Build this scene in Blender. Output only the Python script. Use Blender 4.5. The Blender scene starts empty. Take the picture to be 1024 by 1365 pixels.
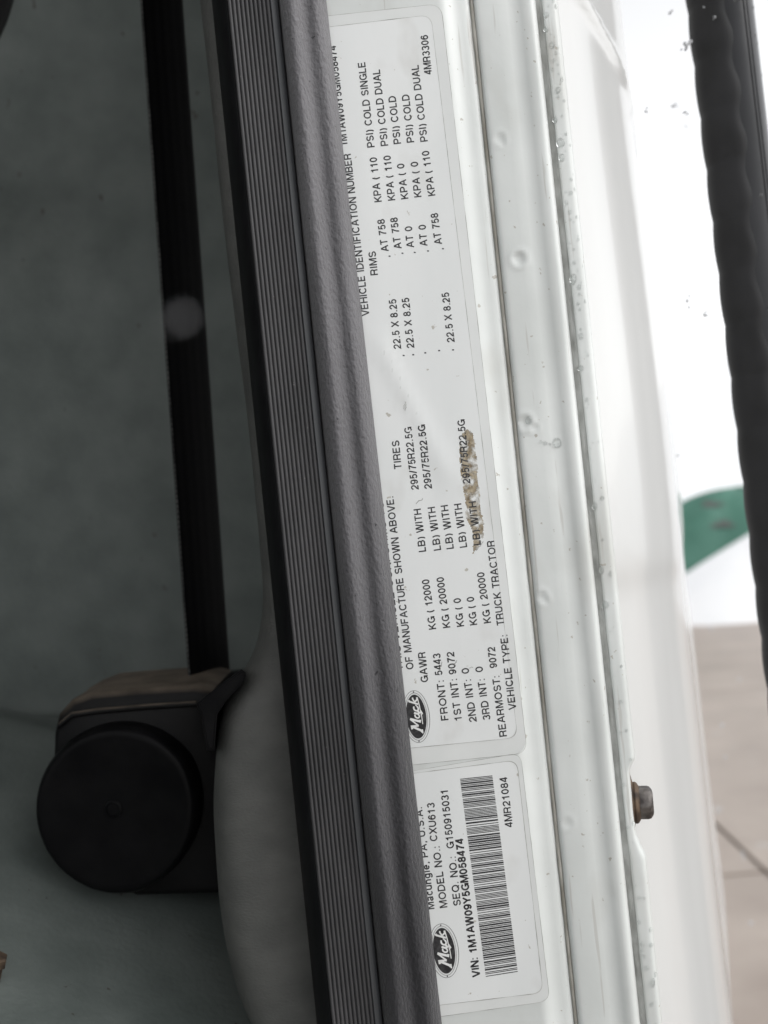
import bpy, bmesh, math, random
from mathutils import Vector, Matrix, noise

random.seed(7)
sc = bpy.context.scene
COL = sc.collection
R = math.radians

# ------------------------------------------------------------------ camera
CZ = 1.90                      # lens height above the pavement (m)
D0 = 0.40                      # lens to door-frame face (m)
FPX = 1431.0                   # focal length in photo pixels
ROLL = R(5.85)
cs, sn = math.cos(ROLL), math.sin(ROLL)
cd = bpy.data.cameras.new('camera')
cam = bpy.data.objects.new('camera', cd)
COL.objects.link(cam)
cd.sensor_fit = 'VERTICAL'
cd.sensor_height = 36.0
cd.lens = 36.0 * FPX / 1365.0
cd.clip_start = 0.01
cd.clip_end = 2000
cam.matrix_world = Matrix(((cs, sn, 0, 0), (0, 0, -1, -D0), (-sn, cs, 0, CZ), (0, 0, 0, 1)))
cd.dof.use_dof = True
cd.dof.focus_distance = 0.402
cd.dof.aperture_fstop = 10.0
sc.camera = cam

# ------------------------------------------------------------------ sky, sun, exposure (overcast, snowing)
SUN_EL, SUN_AZ = R(40), R(70)          # azimuth measured from -Y (truck front) towards +X (outboard)
world = bpy.data.worlds.new('World')
sc.world = world
world.use_nodes = True
nt = world.node_tree
nt.nodes.clear()
sky = nt.nodes.new('ShaderNodeTexSky')
sky.sky_type = 'NISHITA'
sky.sun_disc = False
sky.sun_elevation = SUN_EL
sky.air_density = 1.0
sky.dust_density = 0.5
hs = nt.nodes.new('ShaderNodeHueSaturation')
hs.inputs['Saturation'].default_value = 0.05
bg = nt.nodes.new('ShaderNodeBackground')
bg.inputs['Strength'].default_value = 0.15
wo = nt.nodes.new('ShaderNodeOutputWorld')
nt.links.new(sky.outputs[0], hs.inputs['Color'])
nt.links.new(hs.outputs[0], bg.inputs['Color'])
nt.links.new(bg.outputs[0], wo.inputs['Surface'])
sd = Vector((math.sin(SUN_AZ) * math.cos(SUN_EL), -math.cos(SUN_AZ) * math.cos(SUN_EL), math.sin(SUN_EL)))
sky.sun_rotation = math.atan2(sd.x, sd.y)
sl = bpy.data.lights.new('sun', 'SUN')
sl.energy = 0.6
sl.angle = R(40)
sl.color = (1.0, 0.985, 0.96)
so = bpy.data.objects.new('sun', sl)
COL.objects.link(so)
so.rotation_euler = sd.to_track_quat('Z', 'Y').to_euler()
sc.view_settings.view_transform = 'Standard'
sc.view_settings.look = 'None'
sc.view_settings.gamma = 1.0
sc.view_settings.use_curve_mapping = False
sc.view_settings.exposure = 0.85


# ------------------------------------------------------------------ helpers
def at(px, py, d=D0):
    """a point measured off the photograph at distance d from the lens, in world metres"""
    dx, dy = px - 512.0, 682.5 - py
    return Vector(((dx * cs + dy * sn) * d / FPX, d - D0, CZ + (-dx * sn + dy * cs) * d / FPX))


def zrow(py, px=600):
    return at(px, py).z


def X682(px, d):
    return (px - 512.0) * cs * d / FPX


def interp(tab, x):
    if x <= tab[0][0]:
        return tab[0][1]
    for (a, b), (c, d) in zip(tab, tab[1:]):
        if x <= c:
            t = (x - a) / (c - a)
            return b + (d - b) * t
    return tab[-1][1]


def smooth_interp(tab, x):
    n = len(tab)
    if x <= tab[0][0]:
        return tab[0][1]
    if x >= tab[-1][0]:
        return tab[-1][1]
    for i in range(n - 1):
        if x <= tab[i + 1][0]:
            break
    x0, y0 = tab[i]
    x1, y1 = tab[i + 1]
    h = x1 - x0
    m0 = (y1 - (tab[i - 1][1] if i else y0)) / (x1 - (tab[i - 1][0] if i else x0))
    m1 = ((tab[i + 2][1] if i + 2 < n else y1) - y0) / ((tab[i + 2][0] if i + 2 < n else x1) - x0)
    t = (x - x0) / h
    return ((2*t**3-3*t*t+1)*y0 + (t**3-2*t*t+t)*h*m0 + (-2*t**3+3*t*t)*y1 + (t**3-t*t)*h*m1)


def link(name, me, mat, parent=None, smooth=None):
    o = bpy.data.objects.new(name, me)
    COL.objects.link(o)
    if mat and not me.materials:
        me.materials.append(mat)
    if parent:
        o.parent = parent
        o.matrix_parent_inverse = parent.matrix_basis.inverted()
    if smooth is not None:
        me.shade_smooth()
        if smooth < 180:
            me.set_sharp_from_angle(angle=R(smooth))
    return o


def mesh(name, v, f, mat, parent=None, smooth=None):
    me = bpy.data.meshes.new(name)
    me.from_pydata([tuple(p) for p in v], [], f)
    me.update()
    return link(name, me, mat, parent, smooth)


def grid(name, nu, nv, fn, mat, parent=None, smooth=180, flip=False, closed=False):
    v = [fn(i, j) for j in range(nv) for i in range(nu)]
    f = []
    for j in range(nv - 1):
        for i in range(nu - (0 if closed else 1)):
            k = (i + 1) % nu
            q = (j * nu + i, j * nu + k, (j + 1) * nu + k, (j + 1) * nu + i)
            f.append(q[::-1] if flip else q)
    return mesh(name, v, f, mat, parent, smooth)


def bm_obj(name, bm, mat, parent=None, smooth=None):
    me = bpy.data.meshes.new(name)
    bm.to_mesh(me)
    bm.free()
    return link(name, me, mat, parent, smooth)


def empty(name, loc, label, cat, group=None):
    o = bpy.data.objects.new(name, None)
    COL.objects.link(o)
    o.location = loc
    o.empty_display_size = 0.02
    return tag(o, label, cat, group)


def tag(o, label, cat, group=None):
    o['label'] = label
    o['category'] = cat
    if group:
        o['group'] = group
    return o


def box(bm, c, s, rot=None, bevel=0.0):
    r = bmesh.ops.create_cube(bm, size=1.0)
    vs = r['verts']
    for q in vs:
        q.co = Vector((q.co.x * s[0], q.co.y * s[1], q.co.z * s[2]))
    if bevel:
        es = list({e for q in vs for e in q.link_edges})
        rr = bmesh.ops.bevel(bm, geom=es, offset=bevel, segments=2, affect='EDGES', profile=0.6)
        vs = list({q for fc in rr['faces'] for q in fc.verts} | {q for q in vs if q.is_valid})
    for q in vs:
        q.co = (rot @ q.co if rot else q.co) + Vector(c)


def lathe(name, prof, axis_o, ax, mat, parent=None, n=48, smooth=35, squash=None):
    """prof: list of (distance along axis, radius)"""
    ax = Vector(ax).normalized()
    a = ax.orthogonal().normalized()
    b = ax.cross(a)
    v, f = [], []
    for (h, r) in prof:
        for k in range(n):
            t = 2 * math.pi * k / n
            rr = r * (squash(t, a, b) if squash else 1)
            v.append(Vector(axis_o) + ax * h + (a * math.cos(t) + b * math.sin(t)) * rr)
    for j in range(len(prof) - 1):
        for k in range(n):
            f.append((j*n+k, j*n+(k+1) % n, (j+1)*n+(k+1) % n, (j+1)*n+k))
    f.append(tuple(range((len(prof)-1)*n, len(prof)*n)))
    f.append(tuple(reversed(range(n))))
    return mesh(name, v, f, mat, parent, smooth)


# ------------------------------------------------------------------ materials
def mat(name, c1, c2=None, rough=0.5, nscale=30.0, lo=0.35, hi=0.65, bump=0.0, bscale=400.0, bdist=0.0005,
        stretch=(1, 1, 1), bstretch=None, coat=0.0, metallic=0.0, spec=0.5, rvar=0.0, detail=6.0, sheen=0.0, extra=None):
    m = bpy.data.materials.new(name)
    m.use_nodes = True
    n, l = m.node_tree.nodes, m.node_tree.links
    p = n['Principled BSDF']
    tc = n.new('ShaderNodeTexCoord')
    mp = n.new('ShaderNodeMapping')
    mp.inputs['Scale'].default_value = stretch
    l.new(tc.outputs['Object'], mp.inputs['Vector'])
    p.inputs['Roughness'].default_value = rough
    p.inputs['Metallic'].default_value = metallic
    p.inputs['Specular IOR Level'].default_value = spec
    p.inputs['Coat Weight'].default_value = coat
    p.inputs['Coat Roughness'].default_value = 0.08
    if sheen:
        p.inputs['Sheen Weight'].default_value = sheen
        p.inputs['Sheen Roughness'].default_value = 0.5
    col = None
    if c2:
        nz = n.new('ShaderNodeTexNoise')
        nz.inputs['Scale'].default_value = nscale
        nz.inputs['Detail'].default_value = detail
        l.new(mp.outputs[0], nz.inputs['Vector'])
        cr = n.new('ShaderNodeValToRGB')
        cr.color_ramp.elements[0].position = lo
        cr.color_ramp.elements[1].position = hi
        cr.color_ramp.elements[0].color = (*c1, 1)
        cr.color_ramp.elements[1].color = (*c2, 1)
        l.new(nz.outputs['Fac'], cr.inputs['Fac'])
        col = cr.outputs['Color']
        if rvar:
            mr = n.new('ShaderNodeMapRange')
            mr.inputs['To Min'].default_value = rough - rvar
            mr.inputs['To Max'].default_value = rough + rvar
            l.new(nz.outputs['Fac'], mr.inputs['Value'])
            l.new(mr.outputs[0], p.inputs['Roughness'])
    if extra:
        col = extra(n, l, tc, mp, col, p)
    if col is None:
        p.inputs['Base Color'].default_value = (*c1, 1)
    else:
        l.new(col, p.inputs['Base Color'])
    if bump:
        nb = n.new('ShaderNodeTexNoise')
        nb.inputs['Scale'].default_value = bscale
        nb.inputs['Detail'].default_value = 5
        if bstretch:
            mb = n.new('ShaderNodeMapping')
            mb.inputs['Scale'].default_value = bstretch
            l.new(tc.outputs['Object'], mb.inputs['Vector'])
            l.new(mb.outputs[0], nb.inputs['Vector'])
        else:
            l.new(mp.outputs[0], nb.inputs['Vector'])
        b = n.new('ShaderNodeBump')
        b.inputs['Strength'].default_value = bump
        b.inputs['Distance'].default_value = bdist
        l.new(nb.outputs['Fac'], b.inputs['Height'])
        l.new(b.outputs[0], p.inputs['Normal'])
    return m


def specks(colour, scale, thr, soft=0.04, stretch=(1, 1, 1), amount=1.0):
    """small marks of another colour scattered over a base"""
    def fn(n, l, tc, mp, col, p):
        m2 = n.new('ShaderNodeMapping')
        m2.inputs['Scale'].default_value = stretch
        l.new(tc.outputs['Object'], m2.inputs['Vector'])
        z = n.new('ShaderNodeTexNoise')
        z.inputs['Scale'].default_value = scale
        z.inputs['Detail'].default_value = 3
        l.new(m2.outputs[0], z.inputs['Vector'])
        r = n.new('ShaderNodeMapRange')
        r.inputs['From Min'].default_value = thr
        r.inputs['From Max'].default_value = thr + soft
        r.inputs['To Max'].default_value = amount
        l.new(z.outputs['Fac'], r.inputs['Value'])
        mx = n.new('ShaderNodeMix')
        mx.data_type = 'RGBA'
        l.new(r.outputs[0], mx.inputs['Factor'])
        l.new(col, mx.inputs['A'])
        mx.inputs['B'].default_value = (*colour, 1)
        return mx.outputs['Result']
    return fn


def chain(*fs):
    def fn(n, l, tc, mp, col, p):
        for f in fs:
            col = f(n, l, tc, mp, col, p)
        return col
    return fn


def dust_on_top(colour, amount=1.0):
    """settled dust: only where the surface faces up"""
    def fn(n, l, tc, mp, col, p):
        g = n.new('ShaderNodeNewGeometry')
        sx = n.new('ShaderNodeSeparateXYZ')
        l.new(g.outputs['Normal'], sx.inputs[0])
        r = n.new('ShaderNodeMapRange')
        r.inputs['From Min'].default_value = 0.35
        r.inputs['From Max'].default_value = 0.95
        r.inputs['To Max'].default_value = amount
        l.new(sx.outputs['Z'], r.inputs['Value'])
        z = n.new('ShaderNodeTexNoise')
        z.inputs['Scale'].default_value = 90
        z.inputs['Detail'].default_value = 6
        l.new(tc.outputs['Object'], z.inputs['Vector'])
        k = n.new('ShaderNodeMath')
        k.operation = 'MULTIPLY'
        l.new(r.outputs[0], k.inputs[0])
        l.new(z.outputs['Fac'], k.inputs[1])
        mx = n.new('ShaderNodeMix')
        mx.data_type = 'RGBA'
        l.new(k.outputs[0], mx.inputs['Factor'])
        l.new(col, mx.inputs['A'])
        mx.inputs['B'].default_value = (*colour, 1)
        return mx.outputs['Result']
    return fn


def paler_upwards(n, l, tc, mp, col, p):
    """paler tone mixed into the flocking: patchy, stronger on the upper run of the seal, fading low down"""
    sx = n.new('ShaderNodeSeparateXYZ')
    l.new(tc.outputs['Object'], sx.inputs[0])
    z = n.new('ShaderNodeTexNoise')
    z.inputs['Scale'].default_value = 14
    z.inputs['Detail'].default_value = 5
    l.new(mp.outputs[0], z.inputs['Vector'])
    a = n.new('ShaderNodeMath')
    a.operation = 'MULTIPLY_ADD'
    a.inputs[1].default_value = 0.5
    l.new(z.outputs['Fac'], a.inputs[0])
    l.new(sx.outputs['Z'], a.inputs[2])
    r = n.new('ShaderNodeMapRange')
    r.inputs['From Min'].default_value = 0.25 + PALE_Z - 0.13
    r.inputs['From Max'].default_value = 0.25 + PALE_Z + 0.13
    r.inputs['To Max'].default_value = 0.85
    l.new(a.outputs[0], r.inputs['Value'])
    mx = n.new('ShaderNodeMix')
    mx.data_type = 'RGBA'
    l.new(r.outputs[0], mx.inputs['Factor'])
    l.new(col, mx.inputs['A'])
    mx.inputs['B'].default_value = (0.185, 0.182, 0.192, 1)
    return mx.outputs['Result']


PALE_Z = CZ  # height around which the seal colour turns from dark to pale
M_PAINT = mat('white_paint', (0.57, 0.595, 0.58), (0.66, 0.685, 0.672), rough=0.36, nscale=16, coat=0.25, rvar=0.06,
              bump=0.10, bscale=260, bdist=0.0006, extra=chain(specks((0.40, 0.39, 0.35), 38, 0.56, 0.16, (1, 1, 0.5), 0.35), specks((0.42, 0.41, 0.38), 150, 0.66, 0.05, (2.5, 2.5, 0.14), 0.5), specks((0.32, 0.29, 0.24), 330, 0.69, 0.03, amount=0.7)))
M_PANEL = mat('white_side_paint', (0.56, 0.567, 0.56), (0.62, 0.625, 0.62), rough=0.26, nscale=9, coat=0.4, rvar=0.05,
              stretch=(1, 1, 0.3))
M_SEALER = mat('seam_sealer', (0.24, 0.225, 0.19), (0.50, 0.49, 0.45), rough=0.85, nscale=220, lo=0.3, hi=0.7,
               bump=0.6, bscale=1500, bdist=0.0004, stretch=(1, 1, 0.25))
M_GASKET = mat('grey_sealant', (0.30, 0.305, 0.29), (0.44, 0.45, 0.435), rough=0.9, nscale=300,
               bump=0.7, bscale=1800, bdist=0.0003, stretch=(1, 1, 0.4))
M_LABEL = mat('label_vinyl', (0.70, 0.722, 0.718), (0.765, 0.782, 0.778), rough=0.36, nscale=28, rvar=0.05, coat=0.1,
              stretch=(1, 1, 0.35), bump=0.05, bscale=500, bdist=0.0003,
              extra=chain(specks((0.50, 0.49, 0.46), 60, 0.58, 0.14, (1, 1, 0.6), 0.30), specks((0.36, 0.33, 0.27), 260, 0.695, 0.03, amount=0.75)))
M_FILM = mat('overlay_film', (0.66, 0.68, 0.67), (0.71, 0.728, 0.718), rough=0.28, nscale=40, coat=0.3)
M_INK = mat('black_ink', (0.010, 0.010, 0.012), (0.085, 0.085, 0.088), rough=0.45, nscale=420, lo=0.45, hi=0.85)
M_EDGE = mat('dirty_edge', (0.12, 0.115, 0.105), (0.50, 0.50, 0.48), rough=0.8, nscale=120, lo=0.3, hi=0.62)
M_INKGREY = mat('grey_ink', (0.25, 0.25, 0.25), (0.40, 0.40, 0.40), rough=0.5, nscale=900)
M_INKWHITE = mat('white_ink', (0.72, 0.73, 0.72), (0.78, 0.79, 0.78), rough=0.4, nscale=300)
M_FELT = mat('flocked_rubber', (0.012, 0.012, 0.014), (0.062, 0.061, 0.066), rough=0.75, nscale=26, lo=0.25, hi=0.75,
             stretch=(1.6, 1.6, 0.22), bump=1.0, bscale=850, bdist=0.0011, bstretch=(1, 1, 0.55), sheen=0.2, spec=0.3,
             extra=chain(paler_upwards, specks((0.02, 0.02, 0.022), 420, 0.70, 0.03, amount=0.9)))
M_RIB = mat('ribbed_rubber', (0.03, 0.03, 0.032), (0.055, 0.054, 0.057), rough=0.5, nscale=60, bump=0.35, bscale=1400,
            bdist=0.0003, stretch=(1, 1, 0.3), extra=specks((0.28, 0.27, 0.26), 520, 0.74, 0.03, amount=0.6))
M_LIP = mat('smooth_black_rubber', (0.003, 0.003, 0.004), (0.006, 0.006, 0.007), rough=0.6, nscale=60, spec=0.2)
M_STRIP = mat('rubber_shoulder', (0.045, 0.048, 0.052), (0.065, 0.068, 0.074), rough=0.45, nscale=80, stretch=(1, 1, 0.2))
M_TRIM = mat('grained_vinyl', (0.085, 0.087, 0.082), (0.118, 0.119, 0.112), rough=0.65, nscale=45, bump=0.45, bscale=700,
             bdist=0.0009, stretch=(1, 1, 1.7))
M_WALL = mat('cab_wall_vinyl', (0.085, 0.102, 0.095), (0.15, 0.17, 0.16), rough=0.62, nscale=30, lo=0.25, hi=0.75, detail=9, bump=0.6, bscale=380,
             bdist=0.0005, extra=specks((0.045, 0.038, 0.03), 150, 0.715, 0.02, stretch=(1, 1, 0.6), amount=0.8))
M_CABIN = mat('cabin_lining', (0.10, 0.11, 0.11), (0.14, 0.15, 0.148), rough=0.8, nscale=12)
M_BELT = mat('belt_webbing', (0.0025, 0.0025, 0.0035), (0.005, 0.005, 0.006), rough=0.7, nscale=300, bump=0.8, bscale=900,
             bdist=0.0004, stretch=(1, 1, 4), spec=0.12)
M_THREAD = mat('edge_thread', (0.03, 0.03, 0.03), (0.13, 0.13, 0.125), rough=0.8, nscale=120)
M_PLASTIC = mat('black_plastic', (0.003, 0.003, 0.0035), (0.006, 0.006, 0.0065), rough=0.42, nscale=50, bump=0.3, bscale=700,
                bdist=0.0003, rvar=0.08, spec=0.1)
M_DUSTY = mat('dusty_black_plastic', (0.003, 0.003, 0.0035), (0.008, 0.0075, 0.007), rough=0.6, nscale=38, lo=0.45, hi=0.80,
              bump=0.3, bscale=600, spec=0.25, extra=dust_on_top((0.17, 0.14, 0.11), 1.5))
M_GRIP = mat('grip_rubber', (0.008, 0.0082, 0.009), (0.014, 0.0143, 0.016), rough=0.55, spec=0.35, nscale=60, bump=0.4, bscale=1300, bdist=0.0003)
M_TUBE = mat('wet_black_tube', (0.004, 0.0042, 0.006), (0.008, 0.0082, 0.011), rough=0.24, nscale=40, bump=0.15, bscale=300,
             bdist=0.0004, rvar=0.08, coat=0.08, spec=0.3)
M_STEEL = mat('dull_steel', (0.05, 0.044, 0.042), (0.17, 0.155, 0.145), rough=0.45, nscale=260, metallic=0.7, rvar=0.1)
M_RUST = mat('rusty_washer', (0.035, 0.024, 0.018), (0.13, 0.088, 0.056), rough=0.7, nscale=180, bump=0.5, bscale=900, metallic=0.3)
M_SNOW = mat('snow', (0.86, 0.87, 0.885), (0.90, 0.905, 0.915), rough=0.8, nscale=2.0, bump=0.3, bscale=6.0, bdist=0.012)
M_FLAKE = mat('grey_backlit_flake', (0.42, 0.43, 0.45), (0.60, 0.61, 0.63), rough=0.7, nscale=300)  # greyed in the colour so that falling flakes look backlit
M_GREEN = mat('green_tarpaulin', (0.045, 0.145, 0.105), (0.075, 0.20, 0.15), rough=0.55, nscale=1.6, bump=0.4, bscale=7, bdist=0.02)
M_MARK = mat('maroon_mark', (0.07, 0.085, 0.078), (0.10, 0.10, 0.095), rough=0.6, nscale=9)
M_SLAB = mat('wet_concrete', (0.29, 0.235, 0.198), (0.39, 0.33, 0.285), rough=0.42, nscale=1.6, bump=0.3, bscale=60, bdist=0.004,
             rvar=0.12, extra=specks((0.42, 0.40, 0.38), 5.5, 0.66, 0.05, amount=0.6))
M_JOINT = mat('joint_filler', (0.12, 0.10, 0.088), (0.17, 0.145, 0.125), rough=0.8, nscale=8)
M_CORD = mat('black_hose', (0.006, 0.006, 0.007), (0.010, 0.010, 0.011), rough=0.6, nscale=50)


def water_mat():
    m = bpy.data.materials.new('water')
    m.use_nodes = True
    n, l = m.node_tree.nodes, m.node_tree.links
    p = n['Principled BSDF']
    p.inputs['Base Color'].default_value = (0.97, 0.985, 0.98, 1)
    p.inputs['Transmission Weight'].default_value = 1.0
    p.inputs['IOR'].default_value = 1.33
    nz = n.new('ShaderNodeTexNoise')
    nz.inputs['Scale'].default_value = 200
    mr = n.new('ShaderNodeMapRange')
    mr.inputs['To Min'].default_value = 0.02
    mr.inputs['To Max'].default_value = 0.06
    l.new(nz.outputs['Fac'], mr.inputs['Value'])
    l.new(mr.outputs[0], p.inputs['Roughness'])
    return m


M_WATER = water_mat()


def smear_mat():
    m = mat('brown_smear', (0.17, 0.125, 0.07), (0.52, 0.45, 0.33), rough=0.85, nscale=480, lo=0.32, hi=0.68, bump=0.8, bscale=900,
            bdist=0.0004)
    n, l = m.node_tree.nodes, m.node_tree.links
    p = n['Principled BSDF']
    tc = n.new('ShaderNodeTexCoord')
    z = n.new('ShaderNodeTexNoise')
    z.inputs['Scale'].default_value = 300
    z.inputs['Detail'].default_value = 6
    l.new(tc.outputs['Object'], z.inputs['Vector'])
    r = n.new('ShaderNodeMapRange')
    r.inputs['From Min'].default_value = 0.36
    r.inputs['From Max'].default_value = 0.62
    l.new(z.outputs['Fac'], r.inputs['Value'])
    l.new(r.outputs[0], p.inputs['Alpha'])
    return m


M_SMEAR = smear_mat()

# ------------------------------------------------------------------ the setting outside: snow, pavement
GZ = 0.0


def ground():
    v = [(-300, -300, -0.06), (300, -300, -0.06), (300, 600, -0.06), (-300, 600, -0.06)]
    o = mesh('snow_ground', v, [(0, 1, 2, 3)], M_SNOW)
    o['kind'] = 'structure'
    base = mesh('pavement', [(-18, -16, -0.03), (22, -16, -0.03), (22, 15.5, -0.03), (-18, 15.5, -0.03)], [(0, 1, 2, 3)], M_JOINT)
    base['kind'] = 'structure'
    # poured slabs between open joints; joints measured at x = 1.645 m and 5.15 m from the lens
    S, G = 4.45, 0.024
    bm = bmesh.new()
    box(bm, (0, 0, -0.014), (S - G, S - G, 0.028), bevel=0.006)
    me = bpy.data.meshes.new('slab')
    bm.to_mesh(me)
    bm.free()
    me.materials.append(M_SLAB)
    for i in range(-4, 4):
        for j in range(-4, 3):
            o = link('slab', me, None, base)
            o.location = (1.645 + (i + 0.5) * S, (5.15 - D0) + (j + 0.5) * S, random.uniform(-0.002, 0.002))
            o.rotation_euler.z = random.choice((0, 1, 2, 3)) * math.pi / 2


ground()


def snow_bank():
    # ploughed heap along the pavement edge, climbing towards the outboard side
    def fn(i, j):
        x = -20 + 50 * i / 160
        q = 9.0 * (j / 56) ** 1.5
        y = 13.55 - 0.16 * (x - 4.5) + 0.22 * math.sin(x * 2.1 + 0.6) + 0.35 * noise.noise(Vector((x * 1.1, 3, 1))) + q
        hc = max(0.42, min(1.7, 0.66 + 0.46 * (x - 4.1))) + 0.10 * noise.noise(Vector((x * 0.9, 0, 5)))
        if q < 1.15:
            h = hc * math.sin(math.pi / 2 * q / 1.15) ** 0.9
        else:
            h = hc * (0.55 + 0.45 * math.exp(-(q - 1.15) * 1.6))
        h += 0.07 * min(1, q) * noise.noise(Vector((x * 1.7, y * 1.7, 0)))
        return Vector((x, y, h - 0.05))
    o = grid('snow_bank', 161, 57, fn, M_SNOW)
    o['kind'] = 'structure'

    def hill(i, j):
        x = -160 + 360 * i / 60
        t = j / 24
        y = 34 + 110 * t
        z = 17 * (0.5 - 0.5 * math.cos(math.pi * t)) + 0.8 * t * noise.noise(Vector((x * 0.04, y * 0.05, 1))) - 0.1
        return Vector((x, y, z))
    o = grid('snow_hill', 61, 25, hill, M_SNOW)
    o['kind'] = 'structure'


snow_bank()


def green_cover():
    c = at(985, 700, 16.4)
    t = empty('tarpaulin_cover', (c.x, c.y, 0.2), 'green tarpaulin cover with dull dark marks half buried in the snow bank', 'tarpaulin')

    def surf(x, y):
        k = max(0.0, 1 - (x / 1.83) ** 2 - (y / 0.9) ** 2)
        return 0.2 + 1.52 * k ** 0.5

    def fn(i, j):
        a = 2 * math.pi * i / 64
        b = math.pi * 0.5 * j / 20
        w = 1 + 0.025 * math.sin(a * 11) * math.sin(b) + 0.03 * noise.noise(Vector((math.cos(a) * 2, math.sin(a) * 2, b * 3)))
        x, y = 1.83 * math.sin(b) * math.cos(a) * w, 0.9 * math.sin(b) * math.sin(a) * w
        return Vector((c.x + x, c.y + y, 0.2 + 1.52 * math.cos(b) * w))
    grid('cover', 64, 21, fn, M_GREEN, t, closed=True, flip=True)
    # dull printed marks, laid on the cloth
    for (px, py, w, h) in ((957, 672, 0.27, 0.10), (965, 699, 0.31, 0.10)):
        p = at(px, py, 15.7)
        x = p.x - c.x
        k = 1 - (x / 1.83) ** 2 - ((p.z - 0.2) / 1.52) ** 2
        V, F = [], []
        n = 9
        for rg in range(4):
            for kk in range(20):
                a = 2 * math.pi * kk / 20
                rr = (1 + 0.28 * math.sin(a * 3 + px) + 0.18 * math.sin(a * 7)) * rg / 3
                xx, zz = x + w / 2 * rr * math.cos(a), p.z + h / 2 * rr * math.sin(a)
                kq = max(0.01, 1 - (xx / 1.83) ** 2 - ((zz - 0.2) / 1.52) ** 2)
                V.append(Vector((c.x + xx, c.y - 0.9 * kq ** 0.5 * 1.0 - 0.03, zz)))
        for rg in range(3):
            for kk in range(20):
                F.append((rg*20+kk, rg*20+(kk+1) % 20, (rg+1)*20+(kk+1) % 20, (rg+1)*20+kk))
        mesh('mark', V, F, M_MARK, t, 180)
    return t


green_cover()

# ------------------------------------------------------------------ the truck cab
cab = empty('truck_cab', (0, 0, 1.2), 'white truck cab, door open, showing its painted rear door frame and dark interior', 'truck cab')

# rows along the door frame: dense where the lens sees it
ZS = [CZ - 0.95, CZ - 0.6, CZ - 0.4, CZ - 0.3]
z = CZ - 0.24
while z < CZ + 0.24:
    ZS.append(z)
    z += 0.0010
ZS += [CZ + 0.3, CZ + 0.4, CZ + 0.6, CZ + 0.95]


def rows(step):
    out = ZS[:4]
    q = CZ - 0.24
    while q < CZ + 0.24:
        out.append(q)
        q += step
    return out + ZS[-4:]


# dimples in the outer frame panel, as (x, z, radius, depth)
DIMPLES = []
for (px, py, r, dep) in ((666, 185, 0.0029, 0.00042), (692, 345, 0.0034, 0.0007), (699, 563, 0.0036, 0.00055), (712, 570, 0.0022, 0.0003),
                         (722, 796, 0.0029, 0.00034), (728, 802, 0.0021, 0.0002), (755, 1097, 0.0030, 0.00025), (671, 192, 0.0018, 0.00022)):
    p = at(px, py, D0 + 0.0033)
    DIMPLES.append((p.x, p.z, r, dep))


def dimple(x, z):
    s = 0
    for (a, b, r, dep) in DIMPLES:
        q = math.hypot(x - a, z - b) / r
        if q < 2:
            s += dep * (math.exp(-(q * 1.6) ** 2) - 0.55 * math.exp(-((q - 0.95) / 0.28) ** 2))
    return s


def warp(x, z, a=0.00022):
    return a * noise.noise(Vector((x * 60, z * 9, 3.1))) + a * 0.4 * noise.noise(Vector((x * 150, z * 60, 1.7)))


# (photo x in the middle row, depth behind the label face in mm)
FRAME = [(440, 0.0), (500, 0.0), (560, 0.0), (620, 0.0), (654, 0.0), (658, 0.1), (662, 0.5), (666, 1.2), (670, 2.0), (674, 2.7),
         (679, 3.2), (684, 3.45), (689, 3.7), (693, 4.2), (695.5, 5.2), (697.5, 6.4), (699, 6.4), (700.5, 5.0), (702.5, 3.7), (705, 3.3), (709, 3.15),
         (716, 3.1), (725, 3.1), (734, 3.15), (742, 3.4), (748, 3.75), (754, 3.9), (760, 3.75), (766, 3.3), (771, 3.0), (775, 3.0),
         (778, 3.25), (780.5, 3.9), (782.5, 5.2), (783.5, 7.5), (784, 12.0), (784, 20.0)]
FR2 = []
for (a, b), (c, d) in zip(FRAME, FRAME[1:]):
    n = max(1, int(abs(c - a) / 3))
    for k in range(n):
        FR2.append((a + (c - a) * k / n, b + (d - b) * k / n))
FR2.append(FRAME[-1])


def frame_pt(i, j):
    px, yo = FR2[i]
    z = ZS[j]
    d = D0 + yo / 1000
    x = X682(px, d)
    k = 1.0 if 3.0 < yo < 4.4 and px > 703 else 0.25
    return Vector((x, yo / 1000 + k * warp(x, z) + (dimple(x, z) if px > 640 else 0), z))


grid('door_frame_panel', len(FR2), len(ZS), frame_pt, M_PAINT, cab, smooth=60)

# bead of dirty seam sealer lying in the groove
RS = rows(0.0015)


def sealer_pt(i, j):
    a = math.pi * i / 6
    z = RS[j]
    px = 698.4 - 3.0 * math.cos(a) * (1 + 0.25 * noise.noise(Vector((z * 140, 0, 0))))
    yo = 5.6 - 1.3 * math.sin(a) * (1 + 0.4 * noise.noise(Vector((z * 90, 5, 0))))
    return Vector((X682(px, D0 + yo / 1000), yo / 1000, z))


grid('seam_sealer', 7, len(RS), sealer_pt, M_SEALER, cab)


# grey sealant strip between frame and outer flange
def gasket_pt(i, j):
    t = i / 5
    z = RS[j]
    px = 782.6 + 9.4 * t
    yo = 10.4 - 1.2 * t + 0.5 * noise.noise(Vector((z * 120, t * 3, 7)))
    return Vector((X682(px, D0 + yo / 1000), yo / 1000, z))


grid('sealant_strip', 6, len(RS), gasket_pt, M_GASKET, cab)

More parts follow.
